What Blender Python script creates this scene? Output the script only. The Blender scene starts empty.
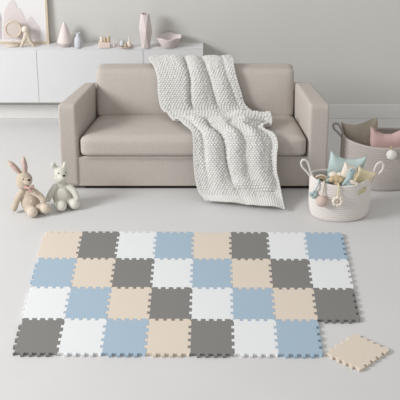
import bpy, bmesh, math, random
from mathutils import Vector, Matrix, noise
C = bpy.context.scene
COL = C.collection
random.seed(7)
R = math.radians

# ------------------------------------------------------------------ camera
F, TH, CY, CH = 1230.0, R(26), 9.406, 4.493
cd = bpy.data.cameras.new('camera'); cam = bpy.data.objects.new('camera', cd); COL.objects.link(cam)
cd.sensor_width = 36; cd.lens = F / 400 * 36; cd.clip_end = 100
cam.location = (0, -CY, CH); cam.rotation_euler = (math.pi/2 - TH, 0, 0)
C.camera = cam

# ------------------------------------------------------------------ light
w = bpy.data.worlds.new('world'); C.world = w; w.use_nodes = True
w.node_tree.nodes['Background'].inputs[0].default_value = (1.0, 0.992, 0.975, 1)
w.node_tree.nodes['Background'].inputs[1].default_value = 0.62
def area(name, loc, target, sx, sy, power, col=(1, 1, 1)):
    l = bpy.data.lights.new(name, 'AREA'); l.shape = 'RECTANGLE'; l.size = sx; l.size_y = sy
    l.energy = power; l.color = col
    o = bpy.data.objects.new(name, l); COL.objects.link(o); o.location = loc
    d = Vector(target) - Vector(loc); o.rotation_euler = d.to_track_quat('-Z', 'Y').to_euler()
area('window_daylight', (-8.2, -3.8, 4.8), (0.0, 0.3, 0.2), 3.0, 2.8, 840, (0.975, 0.985, 1.0))
C.view_settings.view_transform = 'Standard'; C.view_settings.look = 'None'
C.view_settings.gamma = 1; C.view_settings.use_curve_mapping = False
C.view_settings.exposure = -0.08

# ------------------------------------------------------------------ helpers
def at(px, py, z=0.0):
    """pixel -> point on the horizontal plane z"""
    xc = (px - 200) / F; yc = -(py - 200) / F
    d = Vector((xc, math.cos(TH) + yc * math.sin(TH), -math.sin(TH) + yc * math.cos(TH)))
    t = (z - CH) / d.z
    return Vector((0, -CY, CH)) + d * t
def W(px, py, Y):
    """pixel -> point on the vertical plane y = Y"""
    xc = (px - 200) / F; yc = -(py - 200) / F
    d = Vector((xc, math.cos(TH) + yc * math.sin(TH), -math.sin(TH) + yc * math.cos(TH)))
    t = (Y + CY) / d.y
    return Vector((0, -CY, CH)) + d * t
def scale_at(p):
    return F / ((p.y + CY) * math.cos(TH) + (CH - p.z) * math.sin(TH))
def xpx(px, Y, z):
    return (px - 200) / scale_at(Vector((0, Y, z)))

def lin(c):
    return tuple(((v/255)/12.92 if v/255 <= .04045 else ((v/255+.055)/1.055)**2.4) for v in c)
MATS = {}
def mat(name, rgb, rough=.8, bump=0, scale=200, vary=0.0, vscale=6, kind='noise', sheen=0, metal=0):
    if name in MATS: return MATS[name]
    m = bpy.data.materials.new(name); m.use_nodes = True; nt = m.node_tree; N = nt.nodes; L = nt.links
    b = N['Principled BSDF']; c = lin(rgb)
    b.inputs['Base Color'].default_value = (*c, 1); b.inputs['Roughness'].default_value = rough
    b.inputs['Metallic'].default_value = metal
    b.inputs['Specular IOR Level'].default_value = .3
    if sheen: b.inputs['Sheen Weight'].default_value = sheen
    tc = N.new('ShaderNodeTexCoord')
    if vary:
        n = N.new('ShaderNodeTexNoise'); n.inputs['Scale'].default_value = vscale; n.inputs['Detail'].default_value = 5
        L.new(tc.outputs['Object'], n.inputs['Vector'])
        r = N.new('ShaderNodeValToRGB')
        r.color_ramp.elements[0].position = .3; r.color_ramp.elements[1].position = .7
        r.color_ramp.elements[0].color = (*[v*(1-vary) for v in c], 1)
        r.color_ramp.elements[1].color = (*[min(1, v*(1+vary)) for v in c], 1)
        L.new(n.outputs['Fac'], r.inputs['Fac']); L.new(r.outputs['Color'], b.inputs['Base Color'])
    if bump:
        if kind == 'weave':
            wv = N.new('ShaderNodeTexWave'); wv.inputs['Scale'].default_value = scale; wv.bands_direction = 'X'
            w2 = N.new('ShaderNodeTexWave'); w2.inputs['Scale'].default_value = scale; w2.bands_direction = 'Z'
            L.new(tc.outputs['Object'], wv.inputs['Vector']); L.new(tc.outputs['Object'], w2.inputs['Vector'])
            mx = N.new('ShaderNodeMath'); mx.operation = 'ADD'
            L.new(wv.outputs['Fac'], mx.inputs[0]); L.new(w2.outputs['Fac'], mx.inputs[1]); out = mx.outputs[0]
        else:
            n2 = N.new('ShaderNodeTexNoise'); n2.inputs['Scale'].default_value = scale; n2.inputs['Detail'].default_value = 3
            L.new(tc.outputs['Object'], n2.inputs['Vector']); out = n2.outputs['Fac']
        bp = N.new('ShaderNodeBump'); bp.inputs['Strength'].default_value = bump; bp.inputs['Distance'].default_value = .004
        L.new(out, bp.inputs['Height']); L.new(bp.outputs['Normal'], b.inputs['Normal'])
    MATS[name] = m
    return m

def obj(name, bm, m, parent=None, smooth=True):
    me = bpy.data.meshes.new(name)
    bmesh.ops.recalc_face_normals(bm, faces=bm.faces)
    bm.to_mesh(me); bm.free()
    if smooth:
        for p in me.polygons: p.use_smooth = True
    me.materials.append(m)
    o = bpy.data.objects.new(name, me); COL.objects.link(o)
    if parent:
        o.parent = parent
        # vertices are written in world space; undo the parent's placement
        base = parent
        off = Vector((0, 0, 0))
        while base: off += base.location; base = base.parent
        o.location = -off
        if parent.type != 'EMPTY': o.location = -off
    return o
def thing(name, label, cat, loc=(0, 0, 0), group=None):
    o = bpy.data.objects.new(name, None); o.empty_display_size = .05; COL.objects.link(o); o.location = loc
    return tag(o, label, cat, group)
def tag(o, label, cat, group=None):
    o['label'] = label; o['category'] = cat
    if group: o['group'] = group
    return o
def struct(name, bm, m, parent=None, smooth=False):
    o = obj(name, bm, m, parent, smooth)
    if not parent: o['kind'] = 'structure'
    return o

def box(bm, x0, x1, y0, y1, z0, z1, bev=0, seg=2):
    vs = [bm.verts.new((x, y, z)) for x in (x0, x1) for y in (y0, y1) for z in (z0, z1)]
    fs = [(0,1,3,2), (4,6,7,5), (0,4,5,1), (2,3,7,6), (0,2,6,4), (1,5,7,3)]
    fc = [bm.faces.new([vs[i] for i in f]) for f in fs]
    if bev:
        es = list({e for f in fc for e in f.edges})
        bmesh.ops.bevel(bm, geom=es, offset=bev, segments=seg, profile=.5, affect='EDGES')
    return bm
def B(): return bmesh.new()

def cushion_bm(hx, hy, hz, r, n=14, bulge=(0, 0, 0), fn=None):
    """soft rounded block centred on the origin, fn maps each point to its place"""
    bm = B()
    bmesh.ops.create_cube(bm, size=2)
    bmesh.ops.subdivide_edges(bm, edges=bm.edges, cuts=n, use_grid_fill=True)
    h = Vector((hx, hy, hz))
    for v in bm.verts:
        # crowd the grid to the borders
        p = Vector([math.copysign(1 - (1 - abs(c)) ** 1.0, c) for c in v.co])
        p = Vector((p.x*hx, p.y*hy, p.z*hz))
        q = Vector([max(-(h[i]-r), min(h[i]-r, p[i])) for i in range(3)])
        # soft border mapping so that corners stay evenly rounded
        d = p - q
        if d.length > 1e-9:
            m_ = max(abs(d.x), abs(d.y), abs(d.z))
            d = d.normalized() * r * (m_ / r if m_ < r else 1)
        p = q + d
        u, t, s = p.x/hx, p.y/hy, p.z/hz
        p = p + Vector((bulge[0]*u*(1-t*t)*(1-s*s), bulge[1]*t*(1-u**4)*(1-s*s), bulge[2]*s*(1-u**4)*(1-t**4)))
        v.co = fn(p) if fn else p
    return bm

def ball(bm, c, r, seg=20, ring=14, sc=(1, 1, 1), rot=None):
    M = Matrix.Translation(c) @ (rot.to_4x4() if rot else Matrix.Identity(4)) @ Matrix.Diagonal((r*sc[0], r*sc[1], r*sc[2], 1))
    bmesh.ops.create_uvsphere(bm, u_segments=seg, v_segments=ring, radius=1, matrix=M)
    return bm
def capsule(bm, p0, p1, r0, r1, n=8):
    for i in range(n+1):
        t = i/n; ball(bm, Vector(p0).lerp(Vector(p1), t), r0+(r1-r0)*t, 14, 10)
def cat(pts, n=8, closed=False):
    pts = [Vector(p) for p in pts]; out = []; N = len(pts)
    rng = range(N) if closed else range(N-1)
    for i in rng:
        if closed: a, b, c, d = pts[i-1], pts[i], pts[(i+1) % N], pts[(i+2) % N]
        else: a, b, c, d = pts[max(i-1, 0)], pts[i], pts[i+1], pts[min(i+2, N-1)]
        for k in range(n):
            t = k/n
            out.append(.5*((2*b)+(c-a)*t+(2*a-5*b+4*c-d)*t*t+(3*b-a-3*c+d)*t**3))
    if not closed: out.append(pts[-1])
    return out
def tube(bm, pts, r, seg=10, closed=False):
    n = len(pts); rings = []; prev = None
    for i in range(n):
        if closed: t = pts[(i+1) % n]-pts[i-1]
        else: t = pts[min(i+1, n-1)]-pts[max(i-1, 0)]
        t.normalize()
        if prev is None:
            a = t.orthogonal().normalized()
        else:
            a = (prev - t*prev.dot(t)).normalized()
        prev = a; b = t.cross(a)
        rr = r(i/(n-1)) if callable(r) else r
        rings.append([bm.verts.new(pts[i]+(a*math.cos(2*math.pi*k/seg)+b*math.sin(2*math.pi*k/seg))*rr) for k in range(seg)])
    for i in range(n if closed else n-1):
        A, D = rings[i], rings[(i+1) % n]
        for k in range(seg):
            bm.faces.new((A[k], A[(k+1) % seg], D[(k+1) % seg], D[k]))
    if not closed:
        bm.faces.new(rings[0][::-1]); bm.faces.new(rings[-1])
    return bm
def lathe(bm, prof, c, seg=40, sx=1, sy=1, warp=None):
    """prof: list of (r, z), closed with caps where r = 0"""
    rings = []
    for (r, z) in prof:
        if r < 1e-6:
            rings.append([bm.verts.new(Vector(c)+Vector((0, 0, z)))])
        else:
            ring = []
            for k in range(seg):
                a = 2*math.pi*k/seg
                p = Vector((math.cos(a)*r*sx, math.sin(a)*r*sy, z))
                if warp: p = warp(p, a, r, z)
                ring.append(bm.verts.new(Vector(c)+p))
            rings.append(ring)
    for A, D in zip(rings, rings[1:]):
        if len(A) == 1 and len(D) == 1: continue
        for k in range(seg):
            k2 = (k+1) % seg
            if len(A) == 1: bm.faces.new((A[0], D[k], D[k2]))
            elif len(D) == 1: bm.faces.new((A[k], D[0], A[k2]))
            else: bm.faces.new((A[k], D[k], D[k2], A[k2]))
    return bm
def plush(o, d=.004, size=.012):
    tx = bpy.data.textures.get('pile') or bpy.data.textures.new('pile', 'CLOUDS'); tx.noise_scale = size; tx.noise_depth = 2
    m = o.modifiers.new('pile', 'DISPLACE'); m.texture = tx; m.strength = d; m.texture_coords = 'LOCAL'
def remesh(o, voxel, sm=6):
    m = o.modifiers.new('remesh', 'REMESH'); m.mode = 'VOXEL'; m.voxel_size = voxel; m.use_smooth_shade = True
    s = o.modifiers.new('smooth', 'SMOOTH'); s.factor = .5; s.iterations = sm
def pillow_bm(outline, thick, yc_tilt=0.0, n=96, rings=10, wob=0.0, power=.55):
    """stuffed cushion: outline = world points around a centre, seam in the outline, stuffed both ways along y"""
    bm = B(); c = sum((Vector(p) for p in outline), Vector())/len(outline)
    # resample outline by angle
    P = [Vector(p) for p in outline]; N = len(P)
    pts = []
    for i in range(N):
        a, b = P[i], P[(i+1) % N]; k = max(2, int(n/N))
        for j in range(k): pts.append(a.lerp(b, j/k))
    top = bm.verts.new(c+Vector((0, -thick, 0))); bot = bm.verts.new(c+Vector((0, thick, 0)))
    F_ = []; Bk = []
    def dist(q):
        m_ = 9
        for i in range(N):
            a, b_ = P[i], P[(i+1) % N]; ab = b_-a; k = min(1, max(0, (q-a).dot(ab)/ab.length_squared)); m_ = min(m_, (q-a-ab*k).length)
        return m_
    dm = dist(c)
    def prof(q): return math.sqrt(max(0, 1-math.exp(-2.6*dist(q)/dm)))*(.86+.14*min(1, dist(q)/dm))
    top.co = c+Vector((0, -thick*prof(c), 0)); bot.co = c+Vector((0, thick*prof(c), 0))
    for j in range(1, rings+1):
        rho = j/rings; f = (1-rho**2.2)**power if rho < 1 else 0
        rf = []; rb = []
        for p in pts:
            q = c.lerp(p, rho); f = prof(q) if rho < 1 else 0
            w_ = noise.noise(q*18)*wob
            vf = bm.verts.new(q+Vector((0, -thick*f + w_*f, 0))); rf.append(vf)
            rb.append(vf if j == rings else bm.verts.new(q+Vector((0, thick*f, 0))))
        F_.append(rf); Bk.append(rb)
    K = len(pts)
    for k in range(K):
        k2 = (k+1) % K
        bm.faces.new((top, F_[0][k], F_[0][k2])); bm.faces.new((bot, Bk[0][k2], Bk[0][k]))
        for j in range(rings-1):
            bm.faces.new((F_[j][k], F_[j+1][k], F_[j+1][k2], F_[j][k2]))
            bm.faces.new((Bk[j][k], Bk[j][k2], Bk[j+1][k2], Bk[j+1][k]))
    return bm
def polar(px_pts, Y, lean=0.0):
    """outline given on the photo, standing at depth Y, leaning back by lean (metres per metre)"""
    out = [W(px, py, Y) for px, py in px_pts]
    z0 = min(p.z for p in out); res = []
    for (px, py), p in zip(px_pts, out):
        YY = Y + lean*(p.z-z0); res.append(W(px, py, YY))
    return res

# ------------------------------------------------------------------ the room
WALL = 1.61
m_wall = mat('wall paint', (208, 207, 202), .95, .04, 60, .012, 1.5)
m_floor = mat('floor screed', (213, 212, 211), .55, .02, 30, .02, 1.2)
m_base = mat('baseboard paint', (224, 223, 220), .7)
m_white = mat('white lacquer', (222, 222, 223), .45)
b = B(); box(b, -6, 6, -5.5, WALL+.1, -.1, 0); struct('floor', b, m_floor)
b = B(); box(b, -6, 6, WALL, WALL+.1, 0, 3.0); struct('wall_back', b, m_wall)
b = B(); box(b, -6, 6, WALL-.014, WALL, 0, .145, .004); struct('baseboard_back', b, m_base)

# ------------------------------------------------------------------ wall cabinet
CT, CB, CF = .766, .223, WALL-.16
t = thing('wall_cabinet', 'long white handleless cabinet fixed low on the wall behind the sofa', 'cabinet', (-1.2, WALL, CB))
b = B(); box(b, -2.52, .030, CF+.0195, WALL, CB, CT-.012); obj('body', b, m_white, t, False)
b = B(); box(b, -2.52, .030, CF, WALL, CT-.012, CT, .002); obj('top_panel', b, m_white, t, False)
for x0, x1 in ((-2.52, -1.5205), (-1.5175, -.5295), (-.5265, .030)):
    b = B(); box(b, x0, x1, CF, CF+.019, CB, CT-.0135, .001); obj('door', b, m_white, t, False)

# ------------------------------------------------------------------ sofa
m_sofa = mat('sofa linen', (190, 182, 174), .95, .25, 420, .03, 35)
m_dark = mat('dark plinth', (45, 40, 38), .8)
AH = .772
t = thing('sofa', 'beige grey fabric two-seat sofa with wide block arms', 'sofa', (-.06, .3, 0))
def arm(xo0, xi0, xo1, xi1):
    """outer/inner x at the front, outer/inner x at the rear"""
    hx, hy, hz = .078, .27, (AH-.03)/2
    def fn(p):
        s = (p.y+hy)/(2*hy); k = (p.x/hx+1)/2
        a = xo0+(xo1-xo0)*s; c = xi0+(xi1-xi0)*s
        return Vector((a+(c-a)*k, p.y+hy, p.z+hz+.03))
    return cushion_bm(hx, hy, hz, .022, 18, (.0, 0, .004), fn)
obj('armrest', arm(-1.175, -1.022, -.988, -.892), m_sofa, t)
obj('armrest', arm(1.072, .905, .955, .812), m_sofa, t)
b = B(); box(b, -1.03, .915, .012, .50, .03, .297, .008); obj('base_panel', b, m_sofa, t, False)
b = B(); box(b, -.94, .91, .545, .70, .03, .715, .02); obj('back_frame', b, m_sofa, t, False)
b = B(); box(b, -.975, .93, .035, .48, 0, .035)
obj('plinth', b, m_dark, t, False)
def seatfn(p):
    s = (p.y+.27)/.54
    xl = -1.006+.125*s; xr = .890-.080*s; k = (p.x/.95+1)/2
    return Vector((xl+(xr-xl)*k, p.y+.255, p.z+.397))
obj('seat_cushion', cushion_bm(.95, .27, .092, .05, 30, (.004, .010, .016), seatfn), m_sofa, t)
b = B(); tube(b, cat([(-.98, -.014, .312), (-.4, -.018, .312), (.3, -.018, .312), (.86, -.014, .312)]), .004, 6); obj('piping', b, m_sofa, t)
def backc(x0, x1):
    hx = (x1-x0)/2
    def fn(p):
        k = (p.z+.205)/.41
        return Vector((p.x+(x0+x1)/2, p.y+.555+k*.075, p.z+.675))
    return cushion_bm(hx, .09, .205, .032, 24, (.004, .030, .006), fn)
obj('back_cushion', backc(-.886, -.05), m_sofa, t)
obj('back_cushion', backc(-.046, .806), m_sofa, t)

# ------------------------------------------------------------------ knitted throw
m_knit = mat('chunky wool', (218, 217, 213), .95, .3, 300, .03, 60, sheen=.2)
rows = [ # Y, z, left px, right px
 (.80, .80, 155, 224), (.76, .90, 151, 229), (.66, .925, 149, 233), (.545, .898, 154, 234), (.49, .82, 157.5, 237), (.455, .72, 158, 241), (.42, .60, 160, 246),
 (.35, .535, 165, 259), (.24, .545, 173, 271), (.14, .545, 181, 271), (.06, .53, 188, 263), (-.02, .515, 192, 274), (-.065, .46, 193, 278),
 (-.10, .37, 193, 277), (-.14, .25, 194, 277), (-.19, .14, 196, 280), (-.25, .06, 200, 283), (-.32, .024, 205, 285)]
pts = []
for (Y, z, l, r) in rows:
    pts.append((Vector((Y, z, 0)), l, r))
def catv(vals, t):
    n = len(vals)-1; f = t*n; i = min(int(f), n-1); u = f-i
    a, b_, c, d = vals[max(i-1, 0)], vals[i], vals[i+1], vals[min(i+2, n)]
    return .5*((2*b_)+(c-a)*u+(2*a-5*b_+4*c-d)*u*u+(3*b_-a-3*c+d)*u**3)
# arc length table
S = [0.0]; M_ = 600
path = [(catv([r[0] for r in rows], i/M_), catv([r[1] for r in rows], i/M_)) for i in range(M_+1)]
for i in range(M_): S.append(S[-1]+math.hypot(path[i+1][0]-path[i][0], path[i+1][1]-path[i][1]))
TOT = S[-1]
NU, NV = 217, 624
import bisect
def tv(v):
    s = v*TOT; i = min(max(bisect.bisect_left(S, s), 1), M_)
    return (i-1+(s-S[i-1])/(S[i]-S[i-1]))/M_
def g(x): return math.exp(-x*x)
def sm(a, b_, x):
    k = min(1, max(0, (x-a)/(b_-a))); return k*k*(3-2*k)
cols = [[r[j] for r in rows] for j in range(4)]
def surf(u, v):
    tt = tv(v); Y, z, l, r = [catv(c, tt) for c in cols]
    end = sm(.86, 1, v); 
    Y += end*(.055-.16*u)
    xl, xr = xpx(l, Y, z), xpx(r, Y, z)
    return Vector((xl+(xr-xl)*u, Y, z)), tt
def fold(u, v):
    up = 1-sm(.34, .44, v); lo = sm(.44, .54, v); d = 0
    u = u + .035*noise.noise(Vector((v*4.5, 2.2, u*1.5)))
    k = min(v/.42, 1)
    for c0, c1, w_, a in ((.44, .36, .032, .036), (.62, .66, .035, .026), (.86, .90, .03, .012)):
        d -= 1.3*up*a*g((u-(c0+(c1-c0)*k))/w_)
    for c0, c1, w_, a in ((.20, .16, .15, .012), (.53, .50, .07, .016), (.76, .80, .09, .020)):
        d += up*a*g((u-(c0+(c1-c0)*k))/w_)
    k = max(0, (v-.45)/.55); e_ = 1-.75*sm(.82, .97, v)
    for c0, c1, w_, a, f0, f1 in ((.24, .52, .036, .040, .45, .95), (.52, .70, .04, .014, .55, .85), (.90, .97, .035, .022, .46, .95), (.08, .20, .03, .016, .5, .9)):
        d -= 1.25*lo*a*g((u-(c0+(c1-c0)*k**1.2))/w_)*e_*(.35+.65*sm(f0, f0+.12, v))*(1-.6*sm(f1-.2, f1, v))
    for c0, c1, w_, a in ((.14, .34, .08, .026), (.40, .63, .08, .024), (.68, .86, .085, .036)):
        d += lo*a*g((u-(c0+(c1-c0)*k**1.2))/w_)*e_
    d *= .45+.55*sm(.10, .22, v)
    # slumped rolls lying across the seat
    d += .040*g((v-(.440+.050*u))/.024)*(1-.5*sm(.45, .6, u)) 
    d += .030*g((v-(.475+.02*u))/.016)*sm(.45, .7, u)
    d -= .026*g((v-(.492+.060*u))/.013)*(.4+.6*sm(.1, .4, u))
    d += .018*g((v-(.545+.05*u))/.025)
    sw = sm(.42, .56, u)*(1-sm(.88, .98, u))
    d += sw*(.020*g((v-.885)/.03)-.022*g((v-(.935-.03*(1-u)))/.012))
    d += .016*noise.noise(Vector((u*3.1, v*6, 1.3)))+.007*noise.noise(Vector((u*8, v*14, 5.3)))
    return d
NS, NR = 31, 104
b = B(); grid = []
base = []
for j in range(NV+1):
    v = j/NV; row = []
    for i in range(NU+1):
        u = i/NU; p, tt = surf(u, v); row.append((p, fold(u, v)))
    base.append(row)
def basenorm(A, i, j):
    i0, i1, j0, j1 = max(i-1, 0), min(i+1, NU), max(j-1, 0), min(j+1, NV)
    return ((A[j][i1]-A[j][i0]).cross(A[j1][i]-A[j0][i])).normalized()
P0 = [[p for p, d in row] for row in base]
P1 = [[None]*(NU+1) for _ in range(NV+1)]
for j in range(NV+1):
    for i in range(NU+1):
        n = basenorm(P0, i, j)
        if n.y > 0 and n.z < 0: n = -n
        n = -n if (n.z < 0 or (n.z < .2 and n.y > 0 and j > 60)) else n
        P1[j][i] = P0[j][i] + n*(base[j][i][1]+.012)
for j in range(NV+1):
    v = j/NV
    for i in range(NU+1):
        u = i/NU
        n = basenorm(P1, i, j)
        if n.dot(Vector((0, -.9, .45))) < 0 and j > 40: n = -n
        elif j <= 40 and n.z < 0: n = -n
        # stitches
        ku = u*NS; kv = v*NR
        row = math.floor(kv); fu = (ku+.5*(row % 2)) % 1; fv = kv % 1
        h = (max(0, 1-(2*fu-1)**2)**.8)*(max(0, 1-(2*fv-1)**2)**.8)
        jit = noise.noise(Vector((math.floor(ku+.5*(row % 2))*1.7, row*1.3, 4)))
        h = .0125*h*(1+.6*jit)
        if v > .955: 
            fr = (u*36) % 1; h = .010*(max(0, 1-(2*fr-1)**2)**.6)
        if u < .03 or u > .97: h = .009*(max(0, 1-(2*((v*70) % 1)-1)**2)**.6)
        p = P1[j][i]+n*h
        if p.z < .012: p.z = .012+.3*h
        P0[j][i] = p
for j in range(NV+1): grid.append([b.verts.new(P0[j][i]) for i in range(NU+1)])
for j in range(NV):
    for i in range(NU): b.faces.new((grid[j][i], grid[j][i+1], grid[j+1][i+1], grid[j+1][i]))
o = obj('knitted_throw', b, m_knit)
s_ = o.modifiers.new('solid', 'SOLIDIFY'); s_.thickness = .010; s_.offset = 0
tag(o, 'chunky off-white knitted throw draped over the sofa back, seat and front to the floor', 'blanket')

# ------------------------------------------------------------------ foam tiles
COLS = {'b': ('light blue', (166, 186, 202)), 'g': ('dark grey', (130, 129, 126)), 'w': ('white', (230, 231, 232)), 'p': ('beige', (222, 209, 194))}
for k, (n_, c_) in COLS.items(): mat('foam '+n_, c_, .85, .25, 260, .015, 90)
TW, TD, TT = .2919, .4356, .020
NT = 5
def wave(L, amp, marg):
    """jigsaw line from 0 to L, offsets about 0"""
    out = [(0, 0)]; pitch = (L-2*marg)/(2*NT-1); flare = pitch*.10
    for i in range(2*NT-1):
        s_ = amp if i % 2 == 0 else -amp
        a = marg+pitch*i; c = a+pitch
        e = flare if i % 2 == 0 else -flare
        out += [(a-e, s_), (c+e, s_)]
    out.append((L, 0)); return out
def tile_bm():
    vx = wave(TD, .0095, .030)   # along depth, offset in x
    hx = wave(TW, .013, .020)   # along width, offset in y
    poly = []
    poly += [(t_, o_) for t_, o_ in hx]                       # front edge
    poly += [(TW+o_, t_) for t_, o_ in vx][1:]                # right edge
    poly += [(t_, TD+o_) for t_, o_ in reversed(hx)][1:]      # back
    poly += [(o_, t_) for t_, o_ in reversed(vx)][1:-1]       # left
    cx, cy = TW/2, TD/2; k = .9985
    poly = [((x-cx)*k, (y-cy)*k) for x, y in poly]
    bm = B()
    lo = [bm.verts.new((x, y, 0)) for x, y in poly]; f0 = bm.faces.new(lo)
    r_ = bmesh.ops.extrude_face_region(bm, geom=[f0])
    for v in r_['geom']:
        if isinstance(v, bmesh.types.BMVert): v.co.z += TT
    return bm
pattern = ['pgwbpgwb', 'bpgwbpgw', 'wbpgwbpg', 'gwbpgwb']
rown = ['back row', 'second row from the back', 'third row from the back', 'front row']
ordn = ['leftmost', 'second from the left', 'third from the left', 'fourth from the left', 'fourth from the right', 'third from the right', 'second from the right', 'rightmost']
PHI = R(-.54)
A0 = Vector((-1.2227, -.8052, 0))   # back left corner
rot = Matrix.Rotation(PHI, 3, 'Z')
protos = {}
def place_tile(k, loc, rz, label):
    nm = COLS[k][0]
    if k not in protos:
        bm = tile_bm(); o = obj('foam_tile', bm, MATS['foam '+nm], None, False); protos[k] = o
        bv = o.modifiers.new('bevel', 'BEVEL'); bv.width = .0022; bv.segments = 2; bv.limit_method = 'ANGLE'; bv.angle_limit = R(60)
    else:
        o = protos[k].copy(); COL.objects.link(o)
    o.location = loc; o.rotation_euler = (0, 0, rz)
    tag(o, label, 'play mat tile', 'interlocking foam play mat tiles'); return o
for j, rw in enumerate(pattern):
    for i, k in enumerate(rw):
        c = Vector(((i+.5)*TW, -(j+.5)*TD, 0)); c = rot @ c
        if j == 3:
            pos = ordn[i] if i < 4 else ['third from the right', 'second from the right', 'rightmost'][i-4]
        else: pos = ordn[i]
        place_tile(k, (A0.x+c.x, A0.y+c.y, 0), PHI, '%s foam mat tile, %s, %s' % (COLS[k][0], rown[j], pos))

# loose tile
bm = tile_bm()
o = obj('foam_tile', bm, MATS['foam beige'], None, False)
for v in o.data.vertices:
    v.co.x *= .282/TW; v.co.y *= .330/TD
o.location = (1.0413, -2.519, 0); o.rotation_euler = (0, 0, -.7587)
bv = o.modifiers.new('bevel', 'BEVEL'); bv.width = .0022; bv.segments = 2; bv.limit_method = 'ANGLE'; bv.angle_limit = R(60)
tag(o, 'loose beige foam tile lying turned on the bare floor beside the mat corner', 'play mat tile', 'interlocking foam play mat tiles')

# ------------------------------------------------------------------ soft toys
def sph(px, py, z, rpx):
    p = at(px, py, z); return p, rpx/scale_at(p)
m_bunny = mat('bunny plush', (196, 182, 164), .95, .7, 260, .05, 30, sheen=.3)
m_bunny2 = mat('bunny paw plush', (212, 198, 182), .95, .5, 260, .03, 30, sheen=.3)
m_pinkear = mat('pink ear felt', (198, 172, 166), .9, .2, 300)
m_bear = mat('bear plush', (216, 213, 202), .95, .7, 260, .04, 30, sheen=.3)
m_bear2 = mat('bear paw plush', (222, 219, 208), .95, .5, 260, .03, 30, sheen=.3)
m_black = mat('black bead', (25, 22, 22), .25)
m_nose = mat('dark stitched nose', (60, 48, 46), .7)
m_bow = mat('pink ribbon', (200, 164, 158), .8, .2, 300)

def toy(kind, label, base_px, m1, m2, body, head, arms, feet, ears, nose, eyes):
    g0 = at(*base_px, 0)
    t = thing(kind, label, 'soft toy', (g0.x, g0.y, 0))
    Yb = g0.y
    def Q(px, py, dy=0): return W(px, py, Yb+dy)
    def rp(r, p): return r/scale_at(p)
    b = B()
    for (px, py, dy, r, sc) in body:
        p = Q(px, py, dy); ball(b, p, rp(r, p), 24, 18, sc)
    for (px, py, dy, r, sc) in head:
        p = Q(px, py, dy); ball(b, p, rp(r, p), 24, 18, sc)
    for chain in arms:
        ps = [Q(*c[:3]) for c in chain]; rs = [rp(c[3], p) for c, p in zip(chain, ps)]
        for i in range(len(ps)-1): capsule(b, ps[i], ps[i+1], rs[i], rs[i+1])
    for (leg, foot) in feet:
        ps = [Q(*c[:3]) for c in leg]
        for i in range(len(ps)-1): capsule(b, ps[i], ps[i+1], rp(leg[i][3], ps[i]), rp(leg[i+1][3], ps[i+1]))
    for chain in ears:
        ps = [Q(*c[:3]) for c in chain]
        for i in range(len(ps)-1): capsule(b, ps[i], ps[i+1], rp(chain[i][3], ps[i]), rp(chain[i+1][3], ps[i+1]), 10)
    # nothing of it below the floor
    for v in b.verts: v.co.z = max(v.co.z, .003)
    o = obj('body', b, m1, t); remesh(o, .0045, 7); plush(o)
    for (leg, foot) in feet:
        b = B(); p = Q(*foot[:3]); r = rp(foot[3], p); p.z = max(p.z, r*.95+.002); ball(b, p, r, 24, 16, (1, .9, 1)); obj('foot', b, m2, t)
    b = B(); p = Q(*nose[:3]); ball(b, p, rp(nose[3], p), 14, 10, (1.2, .8, .85)); obj('nose', b, m_nose, t)
    for e in eyes:
        b = B(); p = Q(*e[:3]); ball(b, p, rp(e[3], p), 12, 8); obj('eye', b, m_black, t)
    return t, Q, rp
# bunny
t, Q, rp = toy('plush_bunny', 'seated beige plush bunny with long pink-lined ears and pink bow, left of the bear', (31, 211), m_bunny, m_bunny2,
    body=[(30.5, 202, 0, 9.6, (1, .85, 1.05)), (29, 196, .01, 8, (.95, .8, 1.2)), (28, 191, .01, 5.5, (1, .9, 1))],
    head=[(24.3, 179.5, -.01, 8.2, (1, .95, .98)), (23.2, 183, -.01, 7.2, (1, .95, .9)), (28, 181.5, -.06, 4.3, (1, .9, .85))],
    arms=[[(22.5, 191, -.01, 3.6), (17, 200, -.03, 3.4), (14.2, 208.5, -.04, 3.1)], [(34, 191.5, -.02, 3.6), (40, 196, -.05, 3.2), (44, 200.5, -.07, 2.8)]],
    feet=[([(29, 209, -.02, 5), (32, 211, -.10, 4.8)], (32.3, 212, -.115, 5.5)), ([(35, 207, 0, 5), (43, 208, -.06, 4.8)], (45.2, 208.3, -.075, 5.5))],
    ears=[[(20.5, 174, 0, 2.2), (16, 169, .01, 3.1), (11.5, 164.5, .015, 3.0), (8.3, 161.8, .02, 1.6)], [(25, 173, 0, 2.3), (24.6, 167, .01, 3.3), (23.6, 161.5, .015, 3.0), (23.4, 158, .02, 1.7)]],
    nose=(29.1, 180, -.097, 1.4), eyes=[(23.6, 179.3, -.088, .75), (31.3, 177.8, -.07, .6)])
for ch in ([(19.2, 172.5, -.018, 1.0), (15.2, 168.3, -.018, 2.0), (11.5, 164.7, -.014, 1.9), (9.2, 162.6, -.004, .8)], [(25, 171.5, -.018, 1.0), (24.5, 166.5, -.020, 2.1), (23.7, 161.8, -.016, 1.9), (23.5, 159.2, -.004, .9)]):
    b = B(); ps = [Q(*c[:3]) for c in ch]
    for i in range(3): capsule(b, ps[i], ps[i+1], rp(ch[i][3], ps[i]), rp(ch[i+1][3], ps[i+1]), 8)
    o = obj('inner_ear', b, m_pinkear, t); remesh(o, .004, 4)
b = B(); p = Q(29.3, 188.3, -.085); r = rp(1.3, p); ball(b, p, r)
for s_, tip in ((-1, (25.4, 187.2)), (1, (32.6, 186.4))):
    q = Q(*tip, -.07)
    for i in range(9):
        k = i/8; ball(b, p.lerp(q, k), rp(.7+1.3*k, p), 12, 8, (1, .5, 1))
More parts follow.
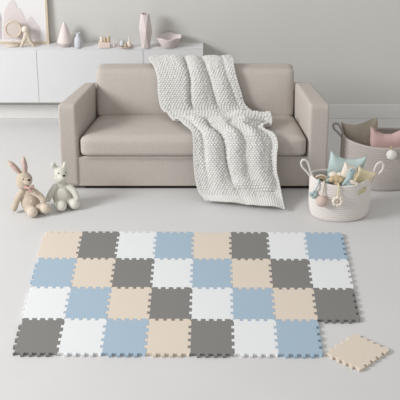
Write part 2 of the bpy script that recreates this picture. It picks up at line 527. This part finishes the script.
for tip in ((29.3, 191.8), (32.0, 192.2)):
    q = Q(*tip, -.085); capsule(b, p, q, rp(.6, p), rp(1.0, p), 6)
o = obj('bow', b, m_bow, t); remesh(o, .0035, 3)
b = B(); ball(b, Q(31.5, 201.5, -.072), .011, 12, 8, (1, .5, 1)); obj('belly_button', b, m_bunny2, t)

# bear
t, Q, rp = toy('plush_bear', 'seated pale grey plush bear with small round ears, right of the bunny', (63, 205.5), m_bear, m_bear2,
    body=[(62.5, 196, 0, 10.3, (1, .85, 1.03)), (62.2, 190, .01, 8.4, (1, .8, 1.1)), (61.8, 185, .01, 5.5, (1, .9, 1))],
    head=[(61, 173.3, -.01, 7.5, (1, .95, .95)), (60, 177.5, -.015, 7.0, (1, .95, .85)), (62.5, 177, -.06, 4.2, (1, .9, .9))],
    arms=[[(55.5, 187, -.01, 3.7), (51, 193, -.04, 3.3), (48, 199.5, -.06, 2.9)], [(69.5, 187, -.01, 3.7), (74.5, 192, -.04, 3.3), (77.3, 197.5, -.06, 2.9)]],
    feet=[([(59, 203, -.02, 5), (61, 205.5, -.09, 5)], (61.3, 206, -.11, 5.4)), ([(68, 201, 0, 5), (73, 203, -.05, 5)], (74.3, 203.7, -.07, 5.6))],
    ears=[[(56, 168.5, 0, 2.4), (53.6, 165.6, 0, 3.0), (53.2, 165.0, 0, 3.0)], [(64.2, 167, 0, 1.6), (64.7, 164.6, 0, 2.3), (64.8, 163.6, 0, 2.1)]],
    nose=(63.9, 175.7, -.096, 1.3), eyes=[(58.8, 173.4, -.083, .75), (65.6, 172.6, -.07, .6)])
b = B(); p = Q(62.3, 194.5, -.058); ball(b, p, rp(5.6, p), 20, 14, (1, .35, 1.25)); obj('belly_patch', b, m_bear2, t)
b = B(); p = Q(53.1, 165.4, -.018); ball(b, p, rp(1.9, p), 14, 10, (1, .6, 1)); obj('inner_ear', b, mat('grey ear felt', (200, 198, 196), .9), t)

# ------------------------------------------------------------------ rope baskets
def basket(label, cx, cy, rx, ry, H, taper, coils, m_rope, saddle, nseg=96):
    t = thing('rope_basket', label, 'basket', (cx, cy, 0))
    prof = [(0, 0), (taper*.5, 0)]
    pr = []; pitch = H/coils
    for i in range(coils*6+1):
        z = i/6*pitch; ph = (i/6) % 1
        rad = taper+(1-taper)*math.sin(min(1, z/H*2.2)*math.pi/2)
        if z < .03: rad -= .05*(1-z/.03)**2
        pr.append((rad, z, .003*math.sin(math.pi*ph)**.7))
    def warp_r(p, a, r, z): return p
    bm = B(); rings = []
    def ring(rad, z, off):
        out = []
        for k in range(nseg):
            a = 2*math.pi*k/nseg
            zz = z+saddle*(math.cos(a)**2)*(z/H)**3*(1 if z > 0 else 0)
            out.append(bm.verts.new((cx+math.cos(a)*(rx*rad+off), cy+math.sin(a)*(ry*rad+off), zz+.001)))
        return out
    c0 = bm.verts.new((cx, cy, .001)); rings.append(ring(.4, 0, 0))
    for rad, z, off in pr: rings.append(ring(rad, z, off))
    # rolled rim and inner wall
    for k in range(1, 6):
        a = math.pi*k/6; rings.append(ring(1, H+.006*math.sin(a), -.008*(1-math.cos(a))/1))
    for rad, z, off in reversed(pr[3:]): rings.append(ring(rad, max(z, .012), -.016-off))
    c1 = bm.verts.new((cx, cy, .013)); 
    for A, D in zip(rings, rings[1:]):
        for k in range(nseg): bm.faces.new((A[k], A[(k+1) % nseg], D[(k+1) % nseg], D[k]))
    for k in range(nseg):
        bm.faces.new((c0, rings[0][(k+1) % nseg], rings[0][k])); bm.faces.new((c1, rings[-1][k], rings[-1][(k+1) % nseg]))
    obj('woven_body', bm, m_rope, t)
    return t
m_rope1 = mat('off-white cotton rope', (226, 219, 214), .95, .5, 220, .03, 70)
m_rope2 = mat('warm grey cotton rope', (190, 182, 176), .95, .5, 220, .03, 70)

# small basket
H1 = .325
pf = at(340.5, 222.6, 0)              # nearest point of its foot
RX1 = 30.8/scale_at(pf); RY1 = RX1*.68
c1x, c1y = pf.x, pf.y+RY1*.9
t = basket('smaller off-white oval rope basket full of toys, in front of the sofa arm', c1x, c1y, RX1, RY1, H1, .91, 16, m_rope1, .03); bask1 = t
def handle(t, pxs, Y, r, m):
    b = B(); tube(b, cat([W(px, py, Y) for px, py in pxs], 8), r, 10); obj('handle', b, m, t)
handle(t, [(313.5, 184), (311.5, 178), (307.5, 172.5), (302.5, 167), (301.2, 162.3), (303.5, 159.6), (307.3, 161.5), (309.2, 166.5), (310.3, 171), (312.6, 176), (316, 184)], c1y-.02, .0085, m_rope1)
handle(t, [(367, 186), (370, 179.5), (373, 174.5), (374.6, 169.5), (376.8, 164.6), (380.6, 162.2), (383.4, 164.6), (382.4, 169.5), (378.5, 174.2), (374.5, 178), (371.5, 185)], c1y-.02, .0085, m_rope1)
def on_front(cx, cy, rx, ry, px, z, off=.0):
    # point on the basket's front at the column px
    Y = cy-ry
    for _ in range(12):
        x = xpx(px, Y, z); k = min(.98, abs((x-cx)/rx)); Y = cy-ry*math.sqrt(1-k*k)
    return Vector((x, Y-off, z))
b = B()
q0 = on_front(c1x, c1y, RX1*.985, RY1*.985, 358.5, .262, .012); q1 = on_front(c1x, c1y, RX1*.985, RY1*.985, 366.0, .285, .012)
dz = Vector((0, 0, .017)); nrm = Vector((.25, -1, 0)).normalized()*.004
vs = [b.verts.new(v) for v in (q0-dz, q1-dz, q1+dz, q0+dz)]; vs2 = [b.verts.new(v.co+nrm) for v in vs]
b.faces.new(vs); b.faces.new(vs2[::-1])
for i in range(4): b.faces.new((vs[i], vs[(i+1) % 4], vs2[(i+1) % 4], vs2[i]))
obj('leather_tag', b, mat('tan suede', (205, 193, 160), .85), t, False)

# large basket
H2 = .40
pf2 = at(385, 191.5, 0)
RX2 = 43.5/scale_at(pf2); RY2 = RX2*.62
c2x, c2y = pf2.x, pf2.y+RY2*.9
t2 = basket('larger warm grey rope basket holding cushions, at the right edge behind', c2x, c2y, RX2, RY2, H2, .93, 20, m_rope2, .035)
handle(t2, [(345, 144), (342.4, 138), (338.5, 133), (334.8, 129.3), (333.2, 126), (334.6, 123.6), (338, 124), (340.8, 128), (342.6, 132.5), (344.6, 137), (347, 143)], c2y-.02, .0085, mat('grey handle rope', (158, 152, 150), .95, .4, 220))

# cushions in the large basket
m_taupe = mat('taupe linen', (172, 162, 148), .95, .5, 200, .04, 40)
m_pinkc = mat('dusty pink linen', (200, 170, 166), .95, .4, 200, .03, 40)
o = obj('cushion', pillow_bm(polar([(341, 122), (348, 124.6), (356, 125.2), (364, 122.8), (371, 119.5), (377.4, 117.2), (378, 128), (378.5, 140), (381, 152), (362, 156), (347, 153), (344, 140)], c2y+.03, .15), .065), m_taupe)
tag(o, 'taupe cushion with pointed corners standing in the large grey basket', 'cushion')
o = obj('cushion', pillow_bm(polar([(370.6, 126.2), (376, 131), (384, 134.2), (392, 134.2), (399, 131), (408, 128), (409, 142), (406, 154), (388, 157), (371, 155), (369.8, 141)], c2y-.08, .12), .05), m_pinkc)
tag(o, 'dusty pink cushion with a scooped top edge in the large grey basket', 'cushion')
# pompom of the large basket
t3 = thing('pompom_charm', 'white pompom hanging by a short cord on the large grey basket', 'pompom', W(391.5, 154.5, c2y-RY2-.05))
b = B(); pp = on_front(c2x, c2y, RX2, RY2, 391.5, .345, .05); pp = W(391.5, 154.8, pp.y); bmesh.ops.create_icosphere(b, subdivisions=5, radius=.041, matrix=Matrix.Translation(pp))
for v in b.verts:
    d = v.co-pp; v.co = pp+d*(1+.14*noise.noise(d*140))
obj('pompom', b, mat('white yarn', (232, 228, 220), .95), t3)
b = B(); tube(b, cat([pp+Vector((0, 0, .035)), pp+Vector((-.003, .02, .07)), Vector((pp.x-.004, pp.y+.042, H2+.012)), Vector((pp.x-.004, pp.y+.062, H2+.008))]), .004, 6); obj('cord', b, mat('tan cord', (190, 170, 140), .9), t3)

# toys in the small basket
m_teal = mat('pale teal knit', (190, 206, 204), .95, .5, 200, .03, 50)
m_teal2 = mat('teal plush', (172, 190, 190), .95, .4, 260, .03, 50)
m_cream = mat('cream plush', (233, 222, 208), .95, .4, 220, .03, 50)
m_yel = mat('pale yellow plush', (226, 212, 178), .95, .4, 220, .03, 50)
m_must = mat('mustard plush', (203, 182, 146), .95, .4, 220, .05, 50)
m_wood = mat('pale wood', (206, 194, 178), .6, .1, 40, .05, 25)
m_blush = mat('blush wool', (208, 188, 178), .95, .5, 200, .03, 50)
o = obj('cushion', pillow_bm(polar([(331, 150.5), (338, 156), (346, 159.2), (356, 159.4), (367.3, 156.6), (364, 166), (362, 178), (352, 190), (333, 190), (326.5, 182), (327.6, 170)], c1y+.07, .15), .05), m_teal)
tag(o, 'pale teal cushion with pointed corners at the back of the small basket', 'cushion')
o = obj('cushion', pillow_bm(polar([(345.2, 161.5), (350, 165), (356, 167.5), (359, 176), (356, 188), (341, 188), (340.6, 174)], c1y-.03, .1), .035), m_cream)
tag(o, 'small cream cushion between the teal cushion and the yellow star', 'cushion')
o = obj('star_cushion', pillow_bm(polar([(358.6, 165.4), (364, 169.4), (369, 171.4), (377.2, 173.0), (371.5, 179.5), (368.5, 184), (364, 193), (356, 190), (350, 186), (355.5, 178), (357.8, 173)], c1y-.07, .1), .035), m_yel)
tag(o, 'pale yellow star-shaped cushion leaning at the right rim of the small basket', 'cushion')
# teal plush bird
YB = c1y-.12
t = thing('plush_bird', 'small teal plush creature with white tail poking out of the small basket', 'soft toy', W(350, 184, YB))
b = B()
for px, py, r, sc in ((351.8, 171.5, 3.9, (1, .9, .95)), (350, 177, 4.2, (.9, .9, 1.1)), (348.5, 182.5, 4.8, (1, .9, 1.1))):
    p = W(px, py, YB); ball(b, p, r/scale_at(p), 18, 12, sc)
capsule(b, W(349.5, 178, YB-.02), W(343, 184.5, YB-.02), .02, .012)
o = obj('body', b, m_teal2, t); remesh(o, .004, 4)
b = B(); capsule(b, W(352, 181, YB-.03), W(357, 184, YB-.03), .012, .014); capsule(b, W(352.5, 183, YB-.03), W(350, 180, YB-.03), .012, .008); o = obj('white_flipper', b, m_cream, t); remesh(o, .004, 3)
b = B(); ball(b, W(351.2, 170.6, YB-.034), .0055, 10, 8); obj('eye', b, m_black, t)
# mustard knot and teal ball
p = W(336.5, 179.5, c1y-.06); b = B()
ball(b, p, .042, 20, 14, (1.1, .9, .85)); ball(b, p+Vector((-.035, -.01, .004)), .028); ball(b, p+Vector((.035, -.015, .0)), .026); ball(b, p+Vector((0.005, -.02, -.03)), .03)
o = obj('plush_knot', b, m_must); remesh(o, .004, 3); tag(o, 'mustard lumpy plush toy among the toys in the small basket', 'soft toy')
p = W(333.5, 175, c1y+.0); b = B(); ball(b, p, .036, 20, 14, (1.1, .9, .8)); ball(b, p+Vector((.05, -.01, .004)), .024)
o = obj('plush_ball', b, m_cream); remesh(o, .004, 3); tag(o, 'cream plush lump just behind the mustard toy in the small basket', 'soft toy')
p = W(329, 181, c1y-.03); b = B(); ball(b, p, .03, 20, 14)
tag(obj('plush_ball', b, m_teal2), 'small teal ball between the wooden arches and the mustard toy', 'ball')
# wooden arches
YA = c1y-.03
t = thing('rainbow_arch', 'stacked beige wooden arches standing in the small basket at its left rim', 'toy', W(322, 186, YA))
for rr, tk, mm in ((7.0, .010, m_wood), (4.4, .009, m_must)):
    b = B(); c = W(321, 181.5, YA); r = rr/scale_at(c)
    tube(b, cat([c+Vector((math.cos(a)*r, 0, math.sin(a)*r*.95)) for a in [math.pi*k/10 for k in range(11)]]+[c+Vector((-r, 0, -.05))], 4), tk, 10); obj('arch', b, mm, t)
# padded inner bases that the toys lie on
m_lin = mat('inner linen', (190, 180, 170), .95, .3, 100)
b = B(); lathe(b, [(0, .17), (.5, .172), (.85, .168), (.93, .155), (.93, .02), (0, .02)], (c1x, c1y, 0), 48, RX1*.9, RY1*.86); obj('inner_base', b, m_lin, bask1)
b = B(); lathe(b, [(0, .22), (.5, .222), (.85, .218), (.93, .20), (.93, .02), (0, .02)], (c2x, c2y, 0), 48, RX2*.92, RY2*.88); obj('inner_base', b, m_lin, t2)

# hanging charms
def charm(name, label, px_top, px_c, py_c, rpx, m, mcord, kind):
    Yc_ = on_front(c1x, c1y, RX1, RY1, px_c, .25, .0).y
    r = rpx/120
    pc = W(px_c, py_c, Yc_-r*.8-.004)
    t = thing(name, label, 'hanging toy', pc)
    rim = on_front(c1x, c1y, RX1, RY1, px_top, H1, 0); 
    b = B(); xr = rim.x
    zr = H1+saddle_z(xr)+.012
    tube(b, cat([pc+Vector((0, 0, r*.8)), Vector(((pc.x+xr)/2, rim.y-.018, (pc.z+zr)/2)), Vector((xr, rim.y-.014, zr-.01)), Vector((xr, rim.y+.006, zr+.008)), Vector((xr, rim.y+.034, zr-.012)), Vector((xr, rim.y+.04, zr-.06))], 6), .0065, 8)
    obj('cord', b, mcord, t)
    b = B()
    if kind == 'ball':
        ball(b, pc, r, 28, 20); obj('felt_ball', b, m, t)
    elif kind == 'ring':
        for k in range(8):
            a = 2*math.pi*k/8; ball(b, pc+Vector((math.cos(a)*r*.72, 0, math.sin(a)*r*.72)), r*.36, 14, 10)
        tube(b, [pc+Vector((math.cos(a)*r*.62, 0, math.sin(a)*r*.62)) for a in [2*math.pi*k/24 for k in range(24)]], r*.27, 8, True)
        o = obj('flower_ring', b, m, t); remesh(o, .004, 2)
        b = B(); ball(b, pc+Vector((0, -.004, 0)), r*.36, 16, 12, (1, .6, 1)); obj('centre_bead', b, m_blush, t)
    else:
        for dx, dz_, k in ((-.02, .004, .018), (.017, .006, .020), (0, -.017, .018), (-.002, .02, .014)):
            ball(b, pc+Vector((dx, -.004, dz_)), k, 16, 12)
        o = obj('tassel_bead', b, m, t); remesh(o, .004, 2)
    return t
def saddle_z(x): return .03*((x-c1x)/RX1)**2
charm('hanging_bead_cluster', 'teal bead cluster hanging on a teal cord outside the small basket', 318.6, 313.6, 194.6, 4.2, m_teal2, m_teal2, 'cluster')
charm('hanging_ball', 'blush felt ball hanging outside the small basket from a cream cord', 324, 321.8, 201.2, 5.7, m_blush, m_wood, 'ball')
charm('hanging_flower_ring', 'cream flower-shaped ring toy hanging outside the small basket', 338.5, 337.6, 201.3, 5.4, m_cream, m_yel, 'ring')

# ------------------------------------------------------------------ decor on the cabinet
m_oak = mat('oak frame', (208, 193, 170), .6, .1, 60, .05, 30)
m_pinkcer = mat('pale pink ceramic', (220, 208, 204), .6, .1, 60)
m_greycer = mat('pale grey ceramic', (200, 202, 206), .6, .1, 60)
m_paper = mat('print paper', (228, 226, 226), .8)
ZC = CT+.0005
# picture leaning to the wall
t = thing('framed_print', 'large oak-framed print of pale pink peaks leaning on the wall', 'picture', (-1.8, WALL-.04, ZC))
YF0, YF1 = WALL-.045, WALL-.006; HF = .72
x1 = xpx(49.3, YF0, ZC); x0 = x1-.90
def fr(x, s, off=0):  # s = height share
    return Vector((x, YF0+(YF1-YF0)*s*.6+off, ZC+HF*s))
def slab(p0, p1, p2, p3, th):
    b = B(); f = [b.verts.new(p) for p in (p0, p1, p2, p3)]; k = [b.verts.new(p+Vector((0, th, 0))) for p in (p0, p1, p2, p3)]
    b.faces.new(f); b.faces.new(k[::-1])
    for i in range(4): b.faces.new((f[i], f[(i+1) % 4], k[(i+1) % 4], k[i]))
    return b
fw = .021; fs = fw/HF
obj('frame_side', slab(fr(x0, 0, -.012), fr(x0+fw, 0, -.012), fr(x0+fw, 1, -.012), fr(x0, 1, -.012), .022), m_oak, t, False)
obj('frame_side', slab(fr(x1-fw, 0, -.012), fr(x1, 0, -.012), fr(x1, 1, -.012), fr(x1-fw, 1, -.012), .022), m_oak, t, False)
obj('frame_rail', slab(fr(x0+fw, 0, -.012), fr(x1-fw, 0, -.012), fr(x1-fw, fs, -.012), fr(x0+fw, fs, -.012), .022), m_oak, t, False)
obj('frame_rail', slab(fr(x0+fw, 1-fs, -.012), fr(x1-fw, 1-fs, -.012), fr(x1-fw, 1, -.012), fr(x0+fw, 1, -.012), .022), m_oak, t, False)
art = obj('print', slab(fr(x0+fw, fs), fr(x1-fw, fs), fr(x1-fw, 1-fs), fr(x0+fw, 1-fs), .006), m_paper, t, False)
def peak(pxs, off, m):
    P = []
    for px, py in pxs:
        p = W(px, py, YF0); s = (p.z-ZC)/HF; P.append(fr(p.x, s, off))
    b = B(); f = b.faces.new([b.verts.new(p) for p in P])
    r_ = bmesh.ops.extrude_face_region(b, geom=[f])
    for v in r_['geom']:
        if isinstance(v, bmesh.types.BMVert): v.co.y += .0015
    obj('printed_peak', b, m, art, False)
mp1 = mat('print blush', (219, 209, 208), .8); mp2 = mat('print grey blush', (214, 207, 207), .8); mp3 = mat('print mauve', (208, 196, 198), .8)
peak([(22, 39), (26, 24), (29, 18), (31, 16), (34, 20), (37, 24), (40, 27), (40.5, 39)], -.001, mp2)
peak([(3, 39), (4, 14), (6, 8), (9, 3), (12, 0), (15, 2), (17, 8), (20, 9), (23, 15), (26, 21), (29, 32), (30, 39)], -.003, mp1)
peak([(-14, 39), (-10, 10), (-6, 4), (-2, 9), (.8, 18), (1, 39)], -.005, mp3)

def tab(px, py_bottom):
    return at(px, py_bottom, ZC)
# round mirror on wooden foot
p = tab(13, 46.2); s = scale_at(p)
t = thing('disc_ornament', 'small round disc ornament with wooden rim on a wooden foot', 'ornament', p)
b = B(); lathe(b, [(0, 0), (7/s, 0), (7/s, .014), (6.4/s, .020), (0, .020)], p, 36, 1, .6); obj('foot', b, m_wood, t)
b = B(); tube(b, [p+Vector((0, 0, .018)), p+Vector((0, 0, .055))], .004, 8); obj('stem', b, m_wood, t)
c = W(13.3, 29.3, p.y); r = 7.6/s
b = B(); tube(b, [c+Vector((math.cos(a)*r, 0, math.sin(a)*r*1.05)) for a in [2*math.pi*k/40 for k in range(40)]], .0075, 10, True); obj('rim', b, m_oak, t)
b = B(); ball(b, c, r*.97, 32, 16, (1, .06, 1.05)); obj('disc', b, mat('rose disc', (208, 196, 189), .5), t)
# wooden figure bending forward
p = tab(27, 46.8)
t = thing('wooden_figurine', 'pale wooden figurine with a round head standing on two spread legs', 'ornament', p)
b = B(); c = W(25, 29.3, p.y); ball(b, c, 3.5/s, 22, 16); obj('head', b, mat('light maple', (224, 212, 200), .6), t)
b = B()
Y_ = p.y
capsule(b, W(26.5, 33, Y_), W(24.8, 39, Y_), 2.9/s, 2.4/s); capsule(b, W(25.5, 36, Y_), W(21.5, 46, Y_-.01), 2.4/s, 1.4/s, 12)
capsule(b, W(27.5, 34, Y_), W(29.5, 40, Y_), 2.4/s, 2.1/s); capsule(b, W(29.5, 40, Y_), W(34, 46.2, Y_), 2.1/s, 1.5/s, 10)
capsule(b, W(34, 46.2, Y_), W(35, 46.6, Y_), 1.4/s, 1.2/s, 4); capsule(b, W(20.6, 46.6, Y_-.01), W(21.8, 46.4, Y_-.01), 1.2/s, 1.2/s, 4)
for v in b.verts: v.co.z = max(v.co.z, ZC+.001)
o = obj('body', b, m_wood, t); remesh(o, .004, 4)
# cone
p = tab(65.3, 46.2)
b = B(); lathe(b, [(0, 0), (4.6/s, 0), (5.6/s, .03), (7.9/s, .042), (7.6/s, .056), (5.4/s, .12), (3.2/s, .18), (1.5/s, .222), (.6/s, .236), (0, .238)], p, 40)
tag(obj('cone_ornament', b, m_pinkcer), 'pale pink cone ornament with a narrower foot on the cabinet', 'ornament')
# grey bottle vase
p = tab(78.6, 47.0)
b = B(); lathe(b, [(0, 0), (3.9/s, 0), (4.1/s, .01), (4.2/s, .06), (3.6/s, .085), (2.1/s, .105), (2.0/s, .128), (2.3/s, .136), (1.7/s, .136), (1.5/s, .10), (0, .095)], p, 36)
tag(obj('small_vase', b, m_greycer), 'small pale grey bottle vase beside the pink cone', 'vase')
# pink block box with wooden pegs
p = tab(105, 47.0)
m_tan = mat('tan wood', (196, 178, 148), .6, .1, 60, .05, 40)
b = B(); box(b, p.x-6.2/s, p.x+5.6/s, p.y-.035, p.y+.035, ZC, ZC+.05, .006)
o = obj('block_tray', b, mat('blush wood', (226, 208, 200), .6), None, False); tag(o, 'blush wooden block tray holding three pegs on the cabinet', 'toy')
o.data.polygons[0].use_smooth = False
for k, (px, hh) in enumerate(((101.6, .048), (105, .042), (108.8, .052))):
    b = B(); x = xpx(px, p.y, ZC+.08); lathe(b, [(0, 0), (1.35/s, 0), (1.5/s, .004), (1.5/s, hh-.006), (1.2/s, hh), (0, hh)], (x, p.y, ZC+.0505), 20)
    o = obj('wooden_peg', b, (m_cream, m_tan, m_tan)[k]); tag(o, ['cream peg standing at the left on the blush block tray', 'shortest tan peg in the middle of the blush block tray', 'tan peg standing at the right on the blush block tray'][k], 'peg', 'pegs on the blush block tray')
p = tab(114.2, 47.2); b = B(); ball(b, p+Vector((0, 0, .016)), .016, 20, 14)
tag(obj('wooden_bead', b, m_pinkcer), 'small pink bead between the peg tray and the round dish', 'bead')
# dish with an egg, a leaf and a brush
p = tab(125.5, 47.2)
b = B(); lathe(b, [(0, 0), (5.5/s, 0), (7.4/s, .012), (7.6/s, .018), (6.9/s, .018), (5.5/s, .008), (0, .007)], p, 40, 1, .8)
tag(obj('round_dish', b, m_blush), 'shallow blush dish of small ornaments on the cabinet', 'dish')
q = p+Vector((-3.2/s, 0, .0075)); b = B(); lathe(b, [(0, 0), (2.2/s, .004), (2.7/s, .02), (2.3/s, .04), (1.3/s, .058), (0, .066)], q, 24); tag(obj('egg_ornament', b, m_greycer), 'pale egg-shaped ornament on the left of the round dish', 'ornament')
q = p+Vector((.3/s, -.02, .0075)); b = B(); lathe(b, [(0, 0), (1.6/s, .002), (1.7/s, .012), (.6/s, .04), (0, .046)], q, 20); tag(obj('cone_ornament', b, m_tan), 'tiny tan cone in the middle of the round dish', 'ornament')
q = p+Vector((3.6/s, 0, .0075)); b = B(); lathe(b, [(0, 0), (2.6/s, .003), (2.7/s, .018), (1.8/s, .04), (.6/s, .055), (.45/s, .095), (0, .098)], q, 24); tag(obj('bottle_ornament', b, m_cream), 'cream ornament with a thin spout on the right of the round dish', 'ornament')
# faceted vase
p = tab(145.8, 47.4)
b = B(); n = 6; prof = [(3.6, 0), (4.2, .012), (7.3, .165), (4.4, .318), (3.6, .318), (5.5, .17), (0, .1)]
prof = [(r, z*1.02) for r, z in prof]
rings = []
for j, (r_, z) in enumerate(prof):
    if r_ == 0: rings.append([b.verts.new(p+Vector((0, 0, z)))]); continue
    off = (j % 2)*math.pi/n if j in (1, 2, 3) else (math.pi/n if j == 0 else 0)
    off = {0: .1, 1: .1, 2: .1+math.pi/n, 3: .1, 4: .1, 5: .1}[j]
    rings.append([b.verts.new(p+Vector((math.cos(off+2*math.pi*k/n)*r_/s, math.sin(off+2*math.pi*k/n)*r_/s, z))) for k in range(n)])
b.faces.new(rings[0][::-1])
for j in range(len(rings)-2):
    A, D = rings[j], rings[j+1]
    for k in range(n):
        k2 = (k+1) % n
        if j == 1: b.faces.new((A[k], A[k2], D[k])); b.faces.new((A[k2], D[k2], D[k]))
        elif j == 2: b.faces.new((A[k], D[k2], D[k])) ; b.faces.new((A[k], A[k2], D[k2]))
        else: b.faces.new((A[k], A[k2], D[k2], D[k]))
for k in range(n): b.faces.new((rings[-2][k], rings[-2][(k+1) % n], rings[-1][0]))
tag(obj('faceted_vase', b, mat('pink vase glaze', (216, 204, 201), .5), None, False), 'tall faceted pale pink vase standing on the cabinet', 'vase')
# bowl
p = at(169, 47.5, ZC); p.y = WALL-.125
def wob(q, a, r, z):
    return q+Vector((0, 0, .006*math.sin(5*a)*(z > .06)))
b = B(); lathe(b, [(0, 0), (6.5/s, 0), (7.6/s, .01), (10.4/s, .045), (12.3/s, .092), (12.6/s, .1), (11.9/s, .1), (9.8/s, .05), (6/s, .02), (0, .016)], p, 60, 1, .9, wob)
tag(obj('ceramic_bowl', b, mat('blush bowl glaze', (219, 208, 205), .6)), 'pale pink wavy-rimmed bowl at the right end of the cabinet', 'bowl')
